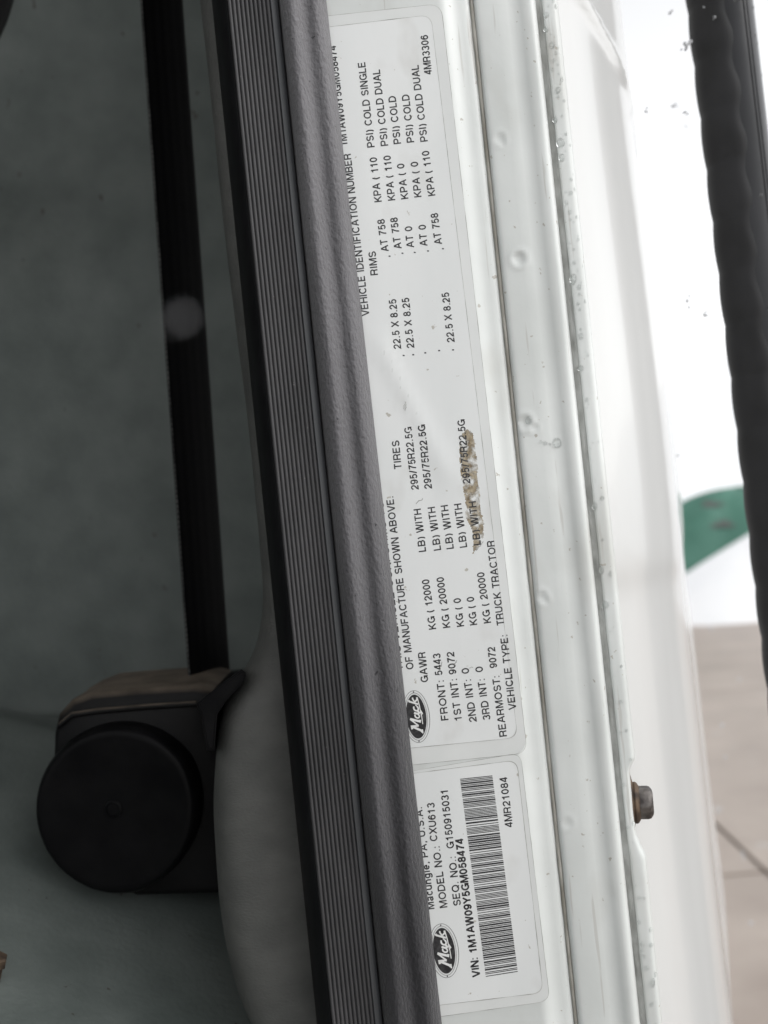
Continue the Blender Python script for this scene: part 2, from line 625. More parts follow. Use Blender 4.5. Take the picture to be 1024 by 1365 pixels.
# outer flange with the notch at the bolt
NOTCH = [(990, 0), (1008, 0.0), (1014, 0.5), (1022, 6.5), (1030, 9.0), (1038, 9.6), (1100, 10.2), (1116, 9.0), (1130, 5.0), (1140, 1.0), (1146, -1.0), (1158, -1.0), (1200, -0.5), (1300, 0)]
ZN = sorted((at(845, py, D0 + 0.009).z, v) for py, v in NOTCH)
FL = [(0.0, 3.2), (0.02, 1.4), (0.06, 0.5), (0.12, 0.12), (0.2, 0), (0.32, 0), (0.44, 0), (0.56, 0.03), (0.68, 0.1), (0.78, 0.3), (0.86, 0.7), (0.92, 1.3), (0.965, 2.2), (0.99, 3.2), (1.0, 4.6)]
FLY = 8.6


def flange_xy(t, dy, z):
    right = 813.5 - interp(ZN, z)
    px = 791.0 + (right - 791.0) * t
    yo = (FLY + dy) / 1000
    x = X682(px, D0 + yo)
    return x, yo + warp(x, z, 0.00012)


FL_RS = rows(0.0012)


def flange_pt(i, j):
    n = len(FL)
    z = FL_RS[j]
    if i < n:
        x, y = flange_xy(FL[i][0], FL[i][1], z)
        return Vector((x, y, z))
    x, y = flange_xy(1.0, 4.6, z)
    k = i - n
    return Vector((x + (0.0, -0.0004)[k], y + (0.006, 0.022)[k], z))


grid('outer_flange', len(FL) + 2, len(FL_RS), flange_pt, M_PAINT, cab, smooth=60)

# outer side panel swelling outboard behind the flange
SIL = sorted((at(px, py, 0.83).z, at(px, py, 0.83).x) for px, py in
             ((800, -300), (830, 0), (851, 200), (870, 350), (895, 500), (914, 650), (920, 750), (930, 830), (938, 900), (955, 1050), (970, 1160), (976, 1230), (974, 1300), (962, 1365), (935, 1430), (890, 1500), (830, 1600)))
PAN = [(0.0, 0.430), (0.10, 0.447), (0.22, 0.475), (0.36, 0.515), (0.50, 0.585), (0.62, 0.648), (0.73, 0.705), (0.83, 0.755), (0.91, 0.796), (0.965, 0.825), (0.992, 0.85), (1.0, 0.89), (0.99, 0.95), (0.97, 1.1), (0.95, 1.6)]
PZ = [CZ - 0.95, CZ - 0.7] + [CZ - 0.55 + 1.1 * k / 440 for k in range(441)] + [CZ + 0.7, CZ + 0.95]
CRA, CRB = at(738, 60, 0.50), at(852, 240, 0.62)
REFL_EDGE = at(840, 757, 0.52)


def panel_pt(i, j):
    t0, d = PAN2[i]
    z = PZ[j]
    xs = smooth_interp(SIL, z)
    x0 = X682(806, 0.425)
    x = x0 + (xs - x0) * t0
    # pressed crease running down and outboard
    zl = CRA.z + (CRB.z - CRA.z) * (x - CRA.x) / (CRB.x - CRA.x)
    s = (z - zl)
    step = 0.003 / (1 + math.exp(max(-40, min(40, -s / 0.0025)))) + 0.0034 * math.exp(-(s / 0.0035) ** 2)
    s2 = z - (REFL_EDGE.z - 0.05 * (x - REFL_EDGE.x))  # shallow step shaped to imitate the edge of a reflection, no body line
    step -= 0.0035 / (1 + math.exp(max(-40, min(40, s2 / 0.003))))
    y = d - D0 - step + 0.0025 * noise.noise(Vector((x * 9, z * 6, 4)))
    return Vector((x, y, z))


PAN2 = []
for k in range(len(PAN) - 1):
    for q in range(8):
        f = q / 8
        PAN2.append((smooth_interp([(m, PAN[m][0]) for m in range(len(PAN))], k + f), smooth_interp([(m, PAN[m][1]) for m in range(len(PAN))], k + f)))
PAN2.append(PAN[-1])
grid('side_panel', len(PAN2), len(PZ), panel_pt, M_PANEL, cab)

# interior: pillar trim, rear wall, and the added unseen lining that keeps the cab dark
TRIM_L = sorted((at(px, py, 0.455).z, at(px, py, 0.455).x) for px, py in
                ((235, -260), (268, 0), (285, 150), (300, 300), (318, 450), (332, 560), (341, 650), (349, 740), (352, 800), (345, 850), (327, 893), (306, 925), (296, 965), (292, 1010), (290, 1060), (292, 1110), (297, 1175), (306, 1235), (320, 1290), (338, 1335), (362, 1375), (380, 1450), (385, 1600)))
TRR = rows(0.003)


def trim_pt(i, j):
    z = TRR[j]
    xl = smooth_interp(TRIM_L, z)
    xr = X682(392, 0.43)
    swell = interp([(at(340, 1500, 0.45).z, 0.006), (at(340, 1250, 0.45).z, 0.014), (at(340, 1050, 0.45).z, 0.015), (at(340, 930, 0.45).z, 0.011), (at(340, 840, 0.45).z, 0.002), (CZ + 0.3, 0.0)], z)
    # rolled inner edge first, then the face
    tab = [(-0.004, 0.20), (-0.003, 0.12), (0.0, 0.060), (0.0006, 0.046), (0.0022, 0.038), (0.005, 0.0335)]
    if i < len(tab):
        dx, y = tab[i]
        k = max(0, 1 - (y - 0.03) / 0.05)
        return Vector((xl + dx, y - swell * k * 0.5, z))
    t = (i - len(tab) + 1) / 9
    x = xl + 0.005 + (xr - xl - 0.005) * t
    y = 0.0335 - 0.006 * t - swell * (0.5 + 0.5 * math.sin(math.pi * min(1, t * 1.05 + 0.12)) ** 0.8) * (1 - 0.5 * t)
    return Vector((x, y + 0.0012 * noise.noise(Vector((x * 30, z * 20, 0))), z))


grid('pillar_trim', 15, len(TRR), trim_pt, M_TRIM, cab)


# rear wall, curving forward into the bunk ledge below
LEDGE = [(0.0, 0.36, 0.95), (0.45, 0.36, -0.08), (0.50, 0.358, -0.115), (0.55, 0.348, -0.138), (0.60, 0.325, -0.153), (0.66, 0.28, -0.166), (0.74, 0.20, -0.186), (0.83, 0.10, -0.212), (0.92, 0.0, -0.236), (1.0, -0.10, -0.252)]


def wall_pt(i, j):
    x = -1.75 + 1.72 * (i / 60) ** 0.6
    t = j / 90
    y = smooth_interp([(q[0], q[1]) for q in LEDGE], t)
    z = CZ + smooth_interp([(q[0], q[2]) for q in LEDGE], t)
    k = 1 if t < 0.45 else 0.35
    y += 0.006 * k * noise.noise(Vector((x * 5, z * 4, 1)))
    z += min(0.10, 0.42 * max(0.0, -(x + 0.055))) * max(0.0, min(1.0, (t - 0.5) / 0.2))
    z += 0.003 * (1 - k) * noise.noise(Vector((x * 9, y * 9, 4)))
    return Vector((x, y, z))


grid('rear_wall', 61, 91, wall_pt, M_WALL, cab)
bm = bmesh.new()
box(bm, (-0.90, 0.12, CZ - 0.60), (1.66, 0.42, 0.66), bevel=0.006)
bm_obj('bunk_ledge', bm, M_WALL, cab)
bm = bmesh.new()  # unseen roof, far side, floor and bulkhead, added to keep the interior dark
box(bm, (-0.89, -0.25, CZ + 0.97), (1.80, 1.60, 0.05), bevel=0.008)
bm_obj('unseen_roof', bm, M_PANEL, cab)
bm = bmesh.new()
box(bm, (-1.78, -0.35, CZ + 0.0), (0.05, 1.60, 1.90), bevel=0.008)
bm_obj('unseen_far_side', bm, M_CABIN, cab)
bm = bmesh.new()
box(bm, (-0.84, -0.3, CZ - 0.97), (1.88, 1.7, 0.05), bevel=0.008)
bm_obj('unseen_floor', bm, M_CABIN, cab)
bm = bmesh.new()
box(bm, (-0.95, -1.12, CZ - 0.42), (1.62, 0.05, 1.06), bevel=0.008)
bm_obj('front_bulkhead', bm, M_CABIN, cab)

# ------------------------------------------------------------------ door seal
seal = empty('door_seal', (X682(470, D0), 0, CZ - 0.95), 'grey flocked rubber door seal with fine ribs, running along the frame beside the white labels', 'door seal')
SR = rows(0.0013)


def seal_grid(name, prof, m, amp=0.0, sm=60):
    def fn(i, j):
        px, yo = prof[i]
        z = SR[j]
        d = D0 + yo / 1000
        w = amp * noise.noise(Vector((px * 0.05, z * 16, 2.0))) + amp * 0.5 * noise.noise(Vector((px * 0.12, z * 45, 6)))
        if px > 441:                                   # the bulb spreads wider lower down
            px += (px - 441) / 72 * (-1.5 + 7.0 * max(-1.3, min(1.3, (CZ - z) / 0.19)))
        return Vector((X682(px, d), yo / 1000 + w, z))
    return grid(name, len(prof), len(SR), fn, m, seal, smooth=sm)


seal_grid('inner_lip', [(352, 34), (353, 18), (354.5, 6), (357, -1), (361, -5.0), (366, -7.8), (370, -9.2), (372.5, -9.6), (373.5, -9.0)], M_LIP, 0.0002)
prof = [(372, -6.0), (372.5, -9.6)]
NR = 10
for k in range(NR):
    for q in range(7):
        a = math.pi * q / 6
        t = (k + 0.5 - 0.46 * math.cos(a)) / NR
        prof.append((372.8 + 57.0 * t, -9.4 + 2.2 * t - 0.85 * math.sin(a) ** 0.8))
prof.append((430, -7.0))
seal_grid('ribbed_face', prof, M_RIB, 0.0, 80)
seal_grid('shoulder', [(429.5, -6.4), (430, -7.6), (431, -7.9), (436, -7.5), (439.5, -6.8), (440.5, -5.2), (441, 0.0)], M_STRIP, 0.0001)
BULB = [(440.6, 0.0), (441.4, -3.0), (443, -6.2), (446, -9.0), (450, -11.3), (455, -12.7), (461, -13.3), (467, -12.4), (472.5, -10.6), (478, -9.1), (483.5, -8.7), (489, -9.3),
        (494, -9.7), (499, -9.3), (503.5, -8.2), (507.5, -6.2), (510.5, -4.2), (512.6, -2.4), (513.6, -1.2), (513.3, -0.5), (511, -0.3)]
prof = []
for k in range(len(BULB) - 1):
    for q in range(3):
        s = k + q / 3
        prof.append((smooth_interp([(m, b[0]) for m, b in enumerate(BULB)], s), smooth_interp([(m, b[1]) for m, b in enumerate(BULB)], s)))
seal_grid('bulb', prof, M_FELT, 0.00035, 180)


# ------------------------------------------------------------------ lettering: a single-line grotesque drawn as ribbons
def arc(cx, cy, rx, ry, a0, a1, n=12):
    return [(cx + rx * math.cos(R(a0 + (a1 - a0) * k / n)), cy + ry * math.sin(R(a0 + (a1 - a0) * k / n))) for k in range(n + 1)]


L, H = 0.065, 0.935
GL = {
    'A': (.86, [[(.05, 0), (.385, .94), (.475, .94), (.81, 0)], [(.18, .33), (.68, .33)]]),
    'B': (.80, [[(.4, L), (.07, L), (.07, H), (.46, H)] + arc(.46, .725, .23, .21, 90, -90) + [(.07, .515)], [(.46, .515)] + arc(.48, .29, .25, .225, 90, -90) + [(.3, L)]]),
    'C': (.86, [arc(.45, .5, .38, .435, 38, 322, 22)]),
    'D': (.84, [[(.36, L), (.07, L), (.07, H), (.38, H)] + arc(.38, .5, .39, .435, 90, -90, 16) + [(.3, L)]]),
    'E': (.74, [[(.70, L), (.07, L), (.07, H), (.68, H)], [(.07, .52), (.63, .52)]]),
    'F': (.68, [[(.07, 0), (.07, H), (.66, H)], [(.07, .49), (.58, .49)]]),
    'G': (.90, [arc(.46, .5, .39, .435, 40, 345, 22) + [(.84, .44)], [(.48, .44), (.84, .44), (.84, 0)]]),
    'H': (.80, [[(.07, 0), (.07, 1)], [(.73, 0), (.73, 1)], [(.07, .52), (.73, .52)]]),
    'I': (.22, [[(.11, 0), (.11, 1)]]),
    'K': (.82, [[(.07, 0), (.07, 1)], [(.73, 1), (.09, .36)], [(.30, .55), (.78, 0)]]),
    'L': (.66, [[(.07, 1), (.07, L), (.64, L)]]),
    'M': (.96, [[(.07, 0), (.07, .96), (.14, .96), (.48, .05), (.82, .96), (.89, .96), (.89, 0)]]),
    'N': (.80, [[(.07, 0), (.07, .97), (.12, .97), (.68, .03), (.73, .03), (.73, 1)]]),
    'O': (.94, [arc(.47, .5, .40, .435, 90, 450, 28)]),
    'P': (.76, [[(.07, 0), (.07, H), (.44, H)] + arc(.44, .68, .26, .255, 90, -90) + [(.07, .425)]]),
    'Q': (.94, [arc(.47, .5, .40, .435, 90, 450, 28), [(.55, .25), (.86, 0)]]),
    'R': (.80, [[(.07, 0), (.07, H), (.46, H)] + arc(.46, .70, .25, .235, 90, -90) + [(.07, .465)], [(.46, .465)] + arc(.50, .28, .17, .18, 85, 5, 6) + [(.68, .1), (.72, 0)]]),
    'S': (.78, [arc(.39, .715, .29, .22, 15, 262, 14) + arc(.40, .285, .31, .22, 82, -165, 14)]),
    'T': (.70, [[(.35, 0), (.35, H)], [(.0, H), (.70, H)]]),
    'U': (.80, [[(.07, 1), (.07, .38)] + arc(.40, .38, .33, .315, 180, 360, 14) + [(.73, 1)]]),
    'V': (.80, [[(.04, 1), (.36, .05), (.44, .05), (.76, 1)]]),
    'W': (1.14, [[(.04, 1), (.26, .04), (.33, .04), (.53, .95), (.61, .95), (.81, .04), (.88, .04), (1.10, 1)]]),
    'X': (.80, [[(.04, 0), (.76, 1)], [(.04, 1), (.76, 0)]]),
    'Y': (.80, [[(.03, 1), (.40, .43), (.77, 1)], [(.40, .45), (.40, 0)]]),
    '0': (.66, [arc(.33, .5, .265, .435, 90, 450, 24)]),
    '1': (.66, [[(.10, .74), (.24, .76), (.36, .86), (.40, .99)], [(.40, 0), (.40, 1)]]),
    '2': (.66, [arc(.33, .68, .255, .255, 175, 0, 12) + [(.56, .55), (.42, .40), (.17, .23), (.075, L), (.62, L)]]),
    '3': (.66, [arc(.32, .725, .24, .21, 160, -85, 12), arc(.32, .285, .27, .225, 88, -165, 14)]),
    '4': (.66, [[(.48, 0), (.48, .95), (.42, .95), (.06, .34), (.06, .27), (.65, .27)]]),
    '5': (.66, [[(.56, H), (.17, H), (.11, .50)] + arc(.33, .34, .265, .275, 140, -155, 14)]),
    '6': (.66, [arc(.35, .52, .27, .415, 35, 180, 12) + [(.08, .35)] + arc(.34, .34, .26, .275, 180, 540, 22)]),
    '7': (.66, [[(.05, H), (.60, H), (.57, .86), (.40, .60), (.28, .30), (.23, 0)]]),
    '8': (.66, [arc(.33, .725, .225, .21, 270, 630, 18), arc(.33, .29, .265, .225, 90, 450, 20)]),
    '9': (.66, [arc(.32, .48, .27, .415, 215, 360, 12) + [(.59, .65)] + arc(.33, .66, .26, .275, 0, 360, 22)]),
    '(': (.36, [arc(.52, .40, .42, .66, 130, 230, 10)]),
    ')': (.36, [arc(-.16, .40, .42, .66, 50, -50, 10)]),
    ',': (.28, [[(.15, .12), (.15, 0), (.10, -.14)]]),
    '.': (.28, [[(.14, 0), (.14, .14)]]),
    ':': (.28, [[(.14, 0), (.14, .14)], [(.14, .56), (.14, .70)]]),
    '/': (.40, [[(.03, -.02), (.37, 1.02)]]),
    ' ': (.32, []),
    'a': (.62, [arc(.30, .54, .22, .18, 165, 0, 8) + [(.52, 0)], arc(.28, .20, .20, .155, 90, 450, 16)]),
    'c': (.60, [arc(.33, .36, .26, .31, 45, 315, 14)]),
    'u': (.64, [[(.07, .72), (.07, .26)] + arc(.31, .26, .24, .20, 180, 360, 8) + [(.55, .72), (.55, 0)]]),
    'n': (.64, [[(.07, 0), (.07, .72)], [(.07, .46)] + arc(.31, .46, .24, .20, 180, 0, 8) + [(.55, 0)]]),
    'g': (.66, [arc(.31, .37, .24, .29, 0, 360, 18), [(.56, .72), (.56, -.06)] + arc(.31, -.06, .25, .17, 0, -165, 8)]),
    'i': (.22, [[(.11, 0), (.11, .72)], [(.11, .86), (.11, 1)]]),
    'e': (.62, [[(.06, .36), (.56, .36)] + arc(.31, .36, .25, .30, 0, 315, 16)]),
}


def ribbon(pts, w):
    """2-D polyline to (verts, quads)"""
    p = [Vector((a, b)) for a, b in pts]
    q = [p[0]]
    for s in p[1:]:
        if (s - q[-1]).length > 1e-5:
            q.append(s)
    p = q
    n = len(p)
    closed = n > 3 and (p[0] - p[-1]).length < 1e-4
    v, f = [], []
    for i in range(n):
        a = p[i] - p[i - 1] if i else (p[0] - p[-2] if closed else p[1] - p[0])
        b = p[i + 1] - p[i] if i < n - 1 else (p[1] - p[0] if closed else p[-1] - p[-2])
        a, b = a.normalized(), b.normalized()
        na, nb = Vector((-a.y, a.x)), Vector((-b.y, b.x))
        m = na + nb
        if m.length < 1e-3:
            m = na
        m.normalize()
        k = w / 2 / max(0.45, m.dot(na))
        v += [p[i] + m * k, p[i] - m * k]
    for i in range(n - 1):
        f.append((2*i, 2*i+1, 2*i+3, 2*i+2))
    return v, f


# raised wrinkle in the certification label
WA, WB = at(497, 440), at(603, 645)
WDIR = Vector((WB.x - WA.x, WB.z - WA.z))
WLEN = WDIR.length
WDIR.normalize()


def lift(x, z):
    """height of the label surface above the frame, towards the lens"""
    q = Vector((x - WA.x, z - WA.z))
    t = q.dot(WDIR) / WLEN
    s = q.x * WDIR.y - q.y * WDIR.x
    e = max(0, min(1, (t + 0.05) * 5)) * max(0, min(1, (1.08 - t) * 5))
    wd = 0.0028 + 0.004 * max(0, t - 0.55)
    h = 0.00055 * e * math.exp(-(s / wd) ** 2)
    h += 0.00006 * noise.noise(Vector((x * 70, z * 40, 0)))
    return h


def on_label(x, z, h):
    return Vector((x, -(h + lift(x, z)), z))


def text_line(txt, p0, p1, parent, cap=9.7, weight=0.178, m=None, name='text_line', h=0.00024, gap=0.155):
    a, b = at(*p0), at(*p1)
    a, b = Vector((a.x, a.z)), Vector((b.x, b.z))
    d = (b - a)
    tot = sum(GL[c][0] + gap for c in txt) - gap
    cp = cap * D0 / FPX
    sx = d.length / tot
    d.normalize()
    up = Vector((-d.y, d.x))
    V, F = [], []
    pen = 0.0
    for c in txt:
        w, st = GL[c]
        for s in st:
            pts = [((pen + q[0]) * sx, q[1] * cp) for q in s]
            v, f = ribbon(pts, weight * cp)
            o = len(V)
            for q in v:
                g = a + d * q.x + up * q.y
                V.append(on_label(g.x, g.y, h))
            F += [tuple(o + k for k in fc) for fc in f]
        pen += w + gap
    return mesh(name, V, F, m or M_INK, parent)


def rounded_quad(c, r, n=7):
    """c: four 2-D corners in order; rounds each by r"""
    out = []
    for i in range(4):
        p, a, b = c[i], c[i - 1], c[(i + 1) % 4]
        u, w = (a - p).normalized(), (b - p).normalized()
        s, e = p + u * r, p + w * r
        for k in range(n + 1):
            t = k / n
            out.append(s * (1 - t) ** 2 + p * 2 * t * (1 - t) + e * t * t)
    return out


def sheet(name, corners, r, m, parent, h, th, shrink=0.0):
    """label sheet: a fine grid clipped to a rounded quad, with thickness"""
    c = [Vector((at(*q).x, at(*q).z)) for q in corners]
    cen = sum(c, Vector((0, 0))) / 4
    c = [q + (cen - q).normalized() * shrink for q in c]
    poly = rounded_quad(c, r)
    n = 60
    V, F = [], []
    # concentric fill: strips between opposite edges along the long axis
    # map unit square to quad, then clamp boundary to the rounded outline
    nu, nv = 26, 80
    for j in range(nv + 1):
        for i in range(nu + 1):
            s, t = i / nu, j / nv
            q = (c[0] * (1 - s) + c[1] * s) * (1 - t) + (c[3] * (1 - s) + c[2] * s) * t
            # corner rounding
            for k in range(4):
                p, a, b = c[k], c[k - 1], c[(k + 1) % 4]
                u, w = (a - p).normalized(), (b - p).normalized()
                lu, lw = (q - p).dot(u), (q - p).dot(w)
                if lu < r and lw < r:
                    ox, oy = r - lu, r - lw
                    dd = math.hypot(ox, oy)
                    mx = max(ox, oy)
                    if dd > 1e-9:
                        f = mx / dd
                        q = p + u * (r - ox * f) + w * (r - oy * f)
            V.append(on_label(q.x, q.y, h))
    w1 = nu + 1
    for j in range(nv):
        for i in range(nu):
            F.append((j*w1+i, j*w1+i+1, (j+1)*w1+i+1, (j+1)*w1+i))
    # thickness: rim down to the frame
    rim = [i for i in range(w1)] + [j*w1+nu for j in range(1, nv+1)] + [nv*w1+i for i in range(nu-1, -1, -1)] + [j*w1 for j in range(nv-1, 0, -1)]
    o = len(V)
    for k in rim:
        V.append(V[k] + Vector((0, th, 0)))
    for k in range(len(rim)):
        F.append((rim[k], o + k, o + (k+1) % len(rim), rim[(k+1) % len(rim)]))
    return mesh(name, V, F, m, parent, 40), poly


def edge_line(poly, w, parent, h, name='edge_line', vary=0.6):
    V, F = [], []
    pts = []
    n = len(poly)
    for i in range(n):
        a, b = poly[i], poly[(i + 1) % n]
        m = max(1, int((b - a).length / 0.0015))
        for k in range(m):
            pts.append(a + (b - a) * k / m)
    pts.append(pts[0])
    v, f = ribbon([(p.x, p.y) for p in pts], w)
    for i, q in enumerate(v):
        c = pts[i // 2]
        s = 0.55 + vary * noise.noise(Vector((c.x * 160, c.y * 160, 3)))
        g = c + (q - c) * max(0.12, s)
        V.append(on_label(g.x, g.y, h))
    return mesh(name, V, f, M_EDGE, parent)


def badge(center, length, width, lean, parent):
    """oval maker's badge with slanted script, printed on the label"""
    c = at(*center)
    s = D0 / FPX
    ux = Vector((-math.sin(lean), math.cos(lean)))         # reading direction (up the frame)
    uy = Vector((-ux.y, ux.x))                             # top of the letters (inboard)
    c2 = Vector((c.x, c.z))
    a, b = length * s / 2, width * s / 2

    def ring(name, k0, k1, m, h):
        V, F = [], []
        n = 64
        for k in range(n):
            t = 2 * math.pi * k / n
            for (ka, kb) in (k0, k1):
                g = c2 + ux * (a * ka * math.cos(t)) + uy * (b * kb * math.sin(t))
                V.append(on_label(g.x, g.y, h))
        for k in range(n):
            q = (k + 1) % n
            F.append((2*k, 2*k+1, 2*q+1, 2*q))
        return mesh(name, V, F, m, parent)

    face = ring('badge_face', (0.0, 0.0), (0.84, 0.74), M_INK, 0.00026)
    ring('badge_ring', (0.985, 0.97), (1.0, 1.0), M_INK, 0.00026)
    ring('badge_ring', (0.89, 0.80), (0.915, 0.835), M_INKGREY, 0.00026)
    for k in (-1, 1):
        for e in (0,):
            V, F = [], []
            for q in range(8):
                t = 2 * math.pi * q / 8
                g = c2 + ux * (a * 0.94 * k + 0.00028 * math.cos(t)) + uy * (0.00028 * math.sin(t))
                V.append(on_label(g.x, g.y, 0.00026))
            mesh('badge_rivet', V, [tuple(range(8))], M_INK, parent)
    # script: coordinates in a box -1..1 (reading) by -1..1 (height)
    st = [
        ([(-.66, -.42), (-.60, -.30), (-.47, .52)], .17), ([(-.60, .50), (-.47, .52), (-.40, -.12)], .15), ([(-.40, -.12), (-.17, .56)], .11), ([(-.20, .54), (-.15, .50), (-.20, -.28), (-.12, -.32)], .17), ([(-.72, -.44), (-.54, -.42)], .10),
        (arc(.03, -.09, .085, .20, 50, 330, 14), .11), ([(.155, .17), (.13, -.22), (.19, -.31), (.26, -.2)], .15),
        (arc(.37, -.06, .11, .21, 50, 330, 14), .12), ([(.46, -.18), (.53, -.04)], .08),
        ([(.57, -.30), (.64, .50), (.70, .52)], .14), ([(.63, -.02), (.78, .16), (.84, .14)], .11), ([(.65, .0), (.78, -.26), (.88, -.24)], .13),
        ([(.30, -.47), (.05, -.50), (-.30, -.52)], .06), ([(.88, -.28), (.5, -.40), (.1, -.47), (.18, -.60), (.30, -.47)], .08),
    ]
    V, F = [], []
    for pts, w in st:
        pp = [(q[0] * a * 0.86 + q[1] * b * 0.20, q[1] * b * 0.80) for q in pts]
        v, f = ribbon(pp, w * b * 0.95)
        o = len(V)
        for q in v:
            g = c2 + ux * q.x + uy * q.y
            V.append(on_label(g.x, g.y, 0.00032))
        F += [tuple(o + k for k in fc) for fc in f]
    mesh('badge_script', V, F, M_INKWHITE, parent)
    return face


# ------------------------------------------------------------------ certification label
def certification_label():
    c = at(600, 980)
    t = empty('certification_label', c, 'white tyre and rim certification label with five data rows and a brown smear', 'label')
    film_c = ((425, 1030), (704, 1004), (573, -14), (384, 2))
    lab_c = ((425, 1009), (690, 983), (574.5, 20), (390, 42))
    _, fp = sheet('overlay_film', ((425, 1032), (703, 1004), (588, 5), (384, 27)), 0.0050, M_FILM, t, 0.00010, 0.00009)
    edge_line(fp, 0.00022, t, 0.00011)
    _, lp = sheet('label_sheet', lab_c, 0.0042, M_LABEL, t, 0.00020, 0.00011)
    edge_line(lp, 0.00026, t, 0.00022)
    T = [
        ('1M1AW09Y5GM058474', (463.7, 194.5), (447.7, 61)), ('VEHICLE IDENTIFICATION NUMBER', (492.2, 420.3), (467.6, 205)),
        ('RIMS', (503.9, 366.4), (500.8, 335)),
        (', AT 758', (519.5, 343), (512.5, 292)), ('KPA ( 110', (509, 268.8), (502.3, 209.8)), ('PSI) COLD SINGLE', (499.6, 196), (486.7, 82.8)),
        (', AT 758', (536.7, 339), (529.7, 289.8)), ('KPA ( 110', (527, 266.8), (520.7, 207.4)), ('PSI) COLD DUAL', (517.6, 194), (506.3, 92.6)),
        (', AT 0', (553, 338), (549.2, 301.6)), ('KPA ( 0', (544.5, 264.8), (538.7, 218)), ('PSI) COLD', (534.8, 191.4), (527.3, 128)),
        (', AT 0', (570.7, 336), (567.5, 299.6)), ('KPA ( 0', (562, 262.5), (557, 215.6)), ('PSI) COLD', (552.3, 189.5), (545.3, 126)),
        (', AT 758', (590.6, 333), (583.6, 284)), ('KPA ( 110', (580.5, 260.5), (571.9, 201)), ('PSI) COLD DUAL', (570.3, 188.3), (557.8, 86.7)),
        ('4MR3306', (575.8, 98.8), (570.3, 46.9)),
        ('22.5 X 8.25', (534.8, 464.5), (528, 398.8)), (',', (538.2, 475), (537.9, 473)), ('22.5 X 8.25', (552.3, 463.3), (545.3, 396.9)), (',', (551, 474), (550.7, 472)),
        (',', (567, 471.5), (566.7, 469.5)), (',', (585.5, 468.5), (585.2, 466.5)), ('22.5 X 8.25', (606, 455.5), (598.4, 389.8)), (',', (604, 467.5), (603.7, 465.5)),
        ('TIRES', (535.5, 624.6), (532, 587)), ('295/75R22.5G', (558.2, 652), (548.4, 568.8)), ('295/75R22.5G', (575.8, 650.8), (566.4, 566)), ('295/75R22.5G', (627, 644), (619.3, 559)),
        ('LB) WITH', (568, 734.8), (561, 678)), ('LB) WITH', (588, 732.8), (579.7, 675.4)), ('LB) WITH', (605, 730.9), (597, 673)), ('LB) WITH', (622.7, 729), (614.8, 671)), ('LB) WITH', (641, 726), (634.4, 668)),
        ('THIS VEHICLE CONFORMS TO', (537.5, 893), (511, 668)), ('OF MANUFACTURE SHOWN ABOVE.', (551.6, 891.4), (524.2, 661)),
        ('GAWR', (571, 908.6), (566.8, 868.8)), ('KG ( 12000', (581.6, 838), (571.9, 771.9)), ('KG ( 20000', (600.4, 836), (591.4, 769)), ('KG ( 0', (618.8, 834.4), (614, 797)), ('KG ( 0', (636.3, 832.4), (631.6, 795.3)), ('KG ( 20000', (654.7, 829.7), (645.3, 762.5)),
        ('FRONT:', (598, 959.4), (591.4, 905.9)), ('5443', (590, 899.5), (586.7, 870.7)), ('1ST INT:', (616, 960.5), (609, 904)), ('9072', (608.4, 898), (605, 868.5)),
        ('2ND INT:', (635.5, 961.3), (627.7, 904.7)), ('0', (625.6, 897.2), (624.8, 890)), ('3RD INT:', (653.9, 958.6), (646, 904)), ('0', (644, 895.2), (643.2, 888)),
        ('REARMOST:', (675.8, 981), (665.6, 900)), ('9072', (662.8, 889.5), (659.6, 862)), ('VEHICLE TYPE:', (687.9, 945), (676.2, 845.3)), ('TRUCK TRACTOR', (672.3, 832.8), (658.6, 720.3)),
    ]
    for s, a, b in T:
        text_line(s, a, b, t)
    badge((555, 955), 70, 36, R(0.3) + 0.005, t)
    # scraped brown adhesive over the last row
    pts = [(613, 583), (622, 571), (630, 577), (634, 600), (637, 640), (641, 680), (645, 700), (644, 716), (637, 730), (630, 738), (632, 712), (622, 690), (619, 660), (616, 640), (612, 610)]
    P = [Vector((at(*q).x, at(*q).z)) for q in pts]
    fine = []
    for i in range(len(P)):
        for k in range(8):
            q = P[i] + (P[(i+1) % len(P)] - P[i]) * k / 8
            fine.append(q + Vector((random.gauss(0, 0.00018), random.gauss(0, 0.00018))))
    def inside(x, z):
        k = False
        for i in range(len(fine)):
            a, b = fine[i], fine[i - 1]
            if (a.y > z) != (b.y > z) and x < (b.x - a.x) * (z - a.y) / (b.y - a.y) + a.x:
                k = not k
        return k
    st = 0.0003
    x0, z0 = min(q.x for q in fine), min(q.y for q in fine)
    nx, nz = int((max(q.x for q in fine) - x0) / st) + 2, int((max(q.y for q in fine) - z0) / st) + 2
    V = [on_label(x0 + i * st + random.uniform(-.3, .3) * st, z0 + j * st + random.uniform(-.3, .3) * st, 0.00022) for j in range(nz) for i in range(nx)]
    F = [(j*nx+i, j*nx+i+1, (j+1)*nx+i+1, (j+1)*nx+i) for j in range(nz-1) for i in range(nx-1) if inside(x0 + (i+.5) * st, z0 + (j+.5) * st)]
    mesh('brown_smear', V, F, M_SMEAR, t)
    # scuffs through the print
    for (px, py, ln, ang) in ((588, 886, 9, 1.2), (607, 884, 8, 0.9), (640, 728, 16, 0.8), (628, 890, 6, 0.3), (559, 668, 12, 0.5), (539, 540, 10, 1.2), (541, 543, 8, 1.3)):
        p = at(px, py)
        s = D0 / FPX * ln
        pl = [(p.x + math.cos(ang) * s * (k / 6 - .5) + random.gauss(0, 0.00012), p.z + math.sin(ang) * s * (k / 6 - .5) + random.gauss(0, 0.00012)) for k in range(7)]
        v, f = ribbon(pl, 0.00022)
        mesh('scuff', [on_label(q.x, q.y, 0.00029) for q in v], f, M_EDGE, t)
